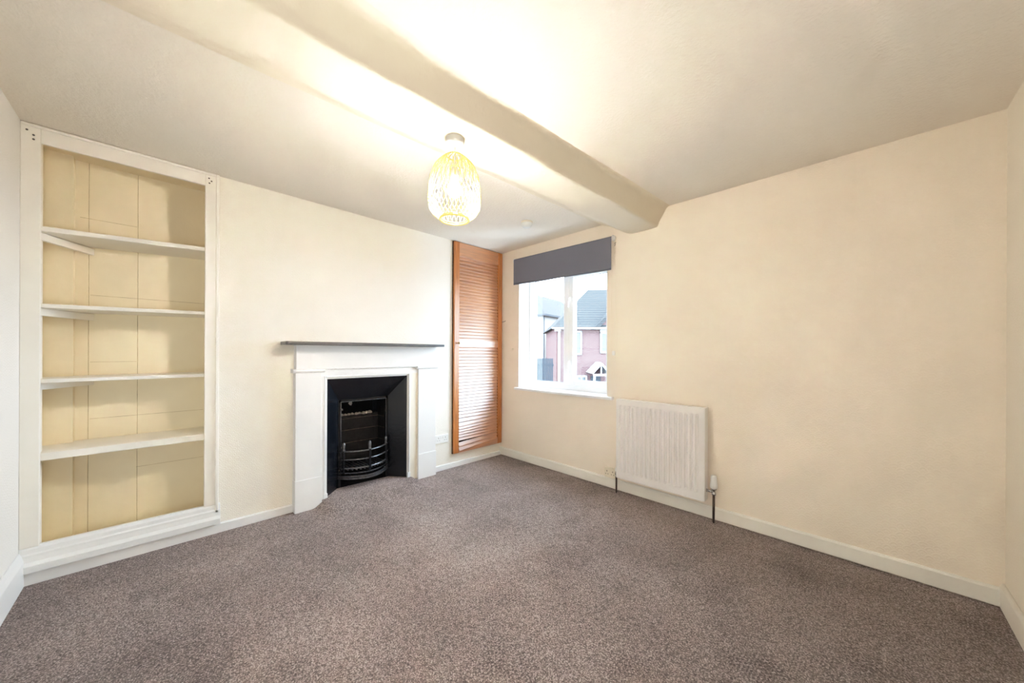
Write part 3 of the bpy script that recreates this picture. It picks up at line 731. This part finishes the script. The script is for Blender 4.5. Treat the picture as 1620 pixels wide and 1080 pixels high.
# ------------------------------------------------------------------ outside: houses across the street
CXc, CYc, CZc = 2.9445, -2.7498, 1.1688
yaw = .787476
UX = Vector((math.cos(yaw), math.sin(yaw), 0)); VX = Vector((-math.sin(yaw), math.cos(yaw), 0)); OR = Vector((CXc, CYc, 0))
T = Matrix(((UX.x, VX.x, 0, OR.x), (UX.y, VX.y, 0, OR.y), (0, 0, 1, 0), (0, 0, 0, 1)))       # the street grid lies at 45 degrees to the room
G = -2.25
class OB(MB):
    def build(s, name, m, parent=None, bevel=0):
        s.v = [tuple(T @ Vector(v)) for v in s.v]; return MB.build(s, name, m, parent, bevel)
def oempty(name, u, v, z, label, cat): return empty(name, tuple(T @ Vector((u, v, z))), label, cat)

def band_mat(name, c1, c2, sc, mort=None, brick=True, tw=.22, thh=.075):
    m = mat(name, c1, rough=.9, spec=.03)
    nt = m.node_tree; N = nt.nodes; L = nt.links; b = N['Principled BSDF']
    g = N.new('ShaderNodeNewGeometry'); sp = N.new('ShaderNodeSeparateXYZ'); L.new(g.outputs['Position'], sp.inputs[0])
    al = nmath(N, L, 'ADD', nmath(N, L, 'MULTIPLY', sp.outputs['X'], UX.x), nmath(N, L, 'MULTIPLY', sp.outputs['Y'], UX.y))
    cb_ = N.new('ShaderNodeCombineXYZ'); L.new(al, cb_.inputs[0]); L.new(sp.outputs['Z'], cb_.inputs[1])
    br = N.new('ShaderNodeTexBrick'); br.inputs['Scale'].default_value = 1
    br.inputs['Brick Width'].default_value = tw; br.inputs['Row Height'].default_value = thh; br.inputs['Mortar Size'].default_value = .012 if brick else .02
    br.inputs['Color1'].default_value = (*c1, 1); br.inputs['Color2'].default_value = (*c2, 1); br.inputs['Mortar'].default_value = (*mort, 1)
    L.new(cb_.outputs[0], br.inputs['Vector']); L.new(br.outputs['Color'], b.inputs['Base Color'])
    return m
K = 1.0
M['brick'] = band_mat('red brickwork', (.054, .027, .027), (.064, .036, .035), 1, (.085, .062, .062))
M['tile'] = band_mat('grey roof tiles', (0.0224, 0.0240, 0.0256), (0.0248, 0.0264, 0.0281), 1, (0.0141, 0.0152, 0.0165), False, 8, .155)
M['slate_roof'] = band_mat('pale slate roof', (.032, .034, .036), (.038, .040, .042), 1, (.022, .024, .026), False, .3, .13)
M['render'] = mat('cream render', (.160, .152, .142), rough=.9, var=.03, spec=.05)
M['wtrim'] = mat('outdoor white trim', (.19, .19, .19), rough=.6, spec=.05)
M['oglass'] = mat('outdoor window glass', (0.0330, 0.0405, 0.0450), rough=.12, spec=.3)
M['ofence'] = mat('grey steel palisade', (.016, .021, .026), rough=.7, spec=.02)
M['opipe'] = mat('grey rainwater pipe', (.030, .033, .038), rough=.7, spec=.02)
M['road'] = mat('tarmac', (.05, .05, .053), rough=.95, var=.2, vscale=3, spec=.05)
struct(OB().box(-40, 60, 4, 90, G-.2, G).build('ground_outside', M['road']), 'grey street surface outside the window', 'street')

hs = oempty('brick_house', 6, 20, G, 'red brick house with grey tiled roof seen through the right casement', 'house')
u0, u1, v0, v1, ez, rz = 2.38, 11.5, 20, 26.0, 2.62, 5.32
OB().box(u0+.15, u1-.15, v0, v1, G, ez+.05).build('wall', M['brick'], hs)
ru0, ru1, rv_ = 4.98, 9.0, 23.0
OB().add([(u0-.12, v0-.35, ez-.05), (u1, v0-.35, ez-.05), (u1, v1+.05, ez-.05), (u0-.12, v1+.05, ez-.05), (ru0, rv_, rz), (ru1, rv_, rz)],
   [(0,1,5,4), (1,2,5), (2,3,4,5), (3,0,4), (0,3,2,1)]).build('roof', M['tile'], hs)
OB().box(u0-.15, u1, v0-.42, v0-.30, ez-.12, ez-.02).build('gutter', M['wtrim'], hs)
OB().box(2.62, 2.74, v0-.12, v0-.02, G, ez-.1).box(2.40, 2.74, v0-.3, v0-.2, ez-.25, ez-.12).build('downpipe', M['wtrim'], hs)
# front gable
OB().prism([(4.75, ez-.15), (8.15, ez-.15), (6.45, 4.25)], 'y', v0-.12, v0+.1).build('gable', M['brick'], hs)
gr = OB()
gr.add([(4.52, v0-.35, ez-.14), (4.80, v0-.35, ez-.14), (6.45, v0-.35, 4.20), (6.45, v0-.35, 4.42), (4.52, v0+2.6, ez-.14), (4.80, v0+2.6, ez-.14), (6.45, v0+2.6, 4.20), (6.45, v0+2.6, 4.42)], [(0,1,2,3),(7,6,5,4),(0,3,7,4),(1,5,6,2)])
gr.add([(8.38, v0-.35, ez-.14), (8.10, v0-.35, ez-.14), (6.45, v0-.35, 4.20), (6.45, v0-.35, 4.42), (8.38, v0+2.6, ez-.14), (8.10, v0+2.6, ez-.14), (6.45, v0+2.6, 4.20), (6.45, v0+2.6, 4.42)], [(0,1,2,3),(7,6,5,4),(0,3,7,4),(1,5,6,2)])
gr.build('gable_roof', M['tile'], hs)
for (a_, b_, c_, d_) in ((3.25, 3.98, 1.05, 2.42), (5.02, 5.95, 1.15, 2.35), (3.65, 4.28, -1.5, -.12), (6.9, 7.8, 1.15, 2.35)):
    fo_ = OB().box(a_, b_, v0-.1, v0+.05, c_, c_+.10).box(a_, b_, v0-.1, v0+.05, d_-.10, d_).box(a_, a_+.10, v0-.1, v0+.05, c_, d_).box(b_-.1, b_, v0-.1, v0+.05, c_, d_).box((a_+b_)/2-.03, (a_+b_)/2+.03, v0-.1, v0+.05, c_, d_).build('window', M['wtrim'], hs)
    OB().box(a_+.1, b_-.1, v0-.05, v0-.03, c_+.1, d_-.1).build('pane', M['oglass'], fo_)
for a_ in ((5.0, 5.97, 2.36, 2.5),): OB().box(*a_[:2], v0-.13, v0-.02, *a_[2:]).build('lintel', M['wtrim'], hs)
pv0, pv1 = 18.7, 20
po = OB()
for sgn in (1, -1):
    c_ = 4.78
    po.add([(c_+sgn*.56, pv0, .08), (c_+sgn*.44, pv0, .03), (c_, pv0, .52), (c_, pv0, .66), (c_+sgn*.56, pv1, .08), (c_+sgn*.44, pv1, .03), (c_, pv1, .52), (c_, pv1, .66)], [(0,1,2,3),(7,6,5,4),(0,3,7,4),(1,5,6,2)])
po.box(4.36, 5.2, pv0+.02, pv0+.1, -.08, .04).box(4.75, 4.81, pv0+.02, pv0+.08, .04, .5)
po_ = po.build('porch', M['wtrim'], hs)
for c_ in (4.42, 5.14): OB().box(c_-.05, c_+.05, pv0, pv0+.1, G, .0).build('post', M['wtrim'], po_)
OB().box(4.5, 5.06, v0-.04, v0-.0, G, -.15).build('door', M['opipe'], hs)
# aerial mast and dish at the hip
ar_ = OB().tube([(4.96, 23, 5.2), (4.96, 23, 6.1)], .025, 6).tube([(4.75, 23, 6.05), (5.15, 23, 6.05)], .012, 5)
ar_.build('aerial', M['opipe'], hs)
OB().lathe([(0, .0), (.14, -.02), (.26, -.08), (.30, -.13)], (3.98, 22.1, 4.2), 20, 'y').build('satellite_dish', M['wtrim'], hs)

h2 = oempty('rendered_house', 1.5, 28, G, 'cream rendered house with pale hipped slate roof seen through the left pane', 'house')
P0 = Vector((2.44, 26.0)); a_ = Vector((.569, .822)); b_ = Vector((-.822, .569))
def hp_(s_, t_): return P0 + a_*s_ + b_*t_
def poly_box(mb, s0, s1, t0, t1, z0, z1):
    q = [hp_(s0, t0), hp_(s1, t0), hp_(s1, t1), hp_(s0, t1)]
    vs = [(p.x, p.y, z0) for p in q]+[(p.x, p.y, z1) for p in q]
    return mb.add(vs, [(0,3,2,1),(4,5,6,7),(0,1,5,4),(1,2,6,5),(2,3,7,6),(3,0,4,7)])
poly_box(OB(), .25, 9, .25, 6, G, 4.05).build('wall', M['render'], h2)
q = [hp_(0, 0), hp_(9.2, 0), hp_(9.2, 6.2), hp_(0, 6.2)]; r0, r1 = hp_(2.3, 2.2), hp_(7, 2.2)
OB().add([(p.x, p.y, 4.05) for p in q]+[(r0.x, r0.y, 6.0), (r1.x, r1.y, 6.0)], [(0,1,5,4),(1,2,5),(2,3,4,5),(3,0,4),(0,3,2,1)]).build('roof', M['slate_roof'], h2)
poly_box(poly_box(OB(), -.06, 9.2, -.06, .0, 3.92, 4.06), -.06, .0, 0, 6.2, 3.92, 4.06).build('gutter', M['opipe'], h2)
pp = hp_(.18, .18); OB().tube([(pp.x, pp.y, G), (pp.x, pp.y, 3.95)], .055, 8).build('downpipe', M['opipe'], h2)

fe = oempty('palisade_fence', 1.5, 16, G, 'dark grey steel palisade fence in front of the rendered house', 'fence')
OB().box(-2, 1.92, 16.1, 16.16, -1.0, -.92).build('rail', M['ofence'], fe); OB().box(-2, 1.92, 16.1, 16.16, .55, .63).build('rail', M['ofence'], fe)
pk = OB(); k = 0; x = -1.4
while x < 1.90:
    pk.prism([(x-.032, G), (x+.032, G), (x+.032, .88), (x, .93), (x-.032, .88)], 'y', 16.05, 16.09); x += .074
pk.build('pickets', M['ofence'], fe)
OB().box(-2, 1.92, 16.3, 16.5, G, -.5).build('base_wall', M['render'], fe)

# ------------------------------------------------------------------ light
wd = bpy.data.worlds.new('overcast'); scn.world = wd; wd.use_nodes = True
bg = wd.node_tree.nodes['Background']; bg.inputs[0].default_value = (.66, .82, 1.0, 1); bg.inputs[1].default_value = 28
pt = bpy.data.lights.new('window_portal', 'AREA'); pt.shape = 'RECTANGLE'; pt.size = 1.1; pt.size_y = 1.25; pt.cycles.is_portal = True
po2 = bpy.data.objects.new('window_portal', pt); COL.objects.link(po2); po2.location = ((WX0+WX1)/2, .31, (WZ0+WZ1)/2); po2.rotation_euler = (R(-90), 0, 0)

fl_ = bpy.data.lights.new('added_fill', 'AREA'); fl_.shape = 'SQUARE'; fl_.size = .7; fl_.energy = 13; fl_.color = (1, .95, .88)  # added fill light that lifts the whole room, no lamp stands here
flo = bpy.data.objects.new('added_fill', fl_); COL.objects.link(flo); flo.location = (3.1, -2.98, .95)
flo.rotation_euler = (Vector((.4, -.4, 1.75)) - flo.location).to_track_quat('-Z', 'Y').to_euler()

# ------------------------------------------------------------------ camera
cam = bpy.data.cameras.new('camera'); co = bpy.data.objects.new('camera', cam); COL.objects.link(co)
cam.sensor_width = 36; cam.sensor_fit = 'HORIZONTAL'; cam.lens = 553.88/1620*36; cam.shift_y = (557.32-540)/1620
cam.clip_start = .02; cam.clip_end = 300
co.matrix_world = Matrix.Translation((CXc, CYc, CZc)) @ Matrix.Rotation(yaw, 4, 'Z') @ Matrix.Rotation(R(90), 4, 'X') @ Matrix.Rotation(.0043538, 4, 'Z')
scn.camera = co
scn.view_settings.view_transform = 'Standard'
scn.view_settings.look = 'None'
scn.view_settings.exposure = .42
vs_ = scn.view_settings; vs_.use_curve_mapping = True; cm = vs_.curve_mapping; cm.white_level = (3, 3, 3); cm.extend = 'HORIZONTAL'
cc = cm.curves[3]
for x, y in ((.04, .135), (.12, .385), (.22, .63), (.36, .82), (.6, .945)): cc.points.new(x, y)
cm.update()
cy = scn.cycles
cy.max_bounces = 14; cy.diffuse_bounces = 9; cy.glossy_bounces = 4; cy.transparent_max_bounces = 16
cy.sample_clamp_indirect = 6; cy.use_denoising = True
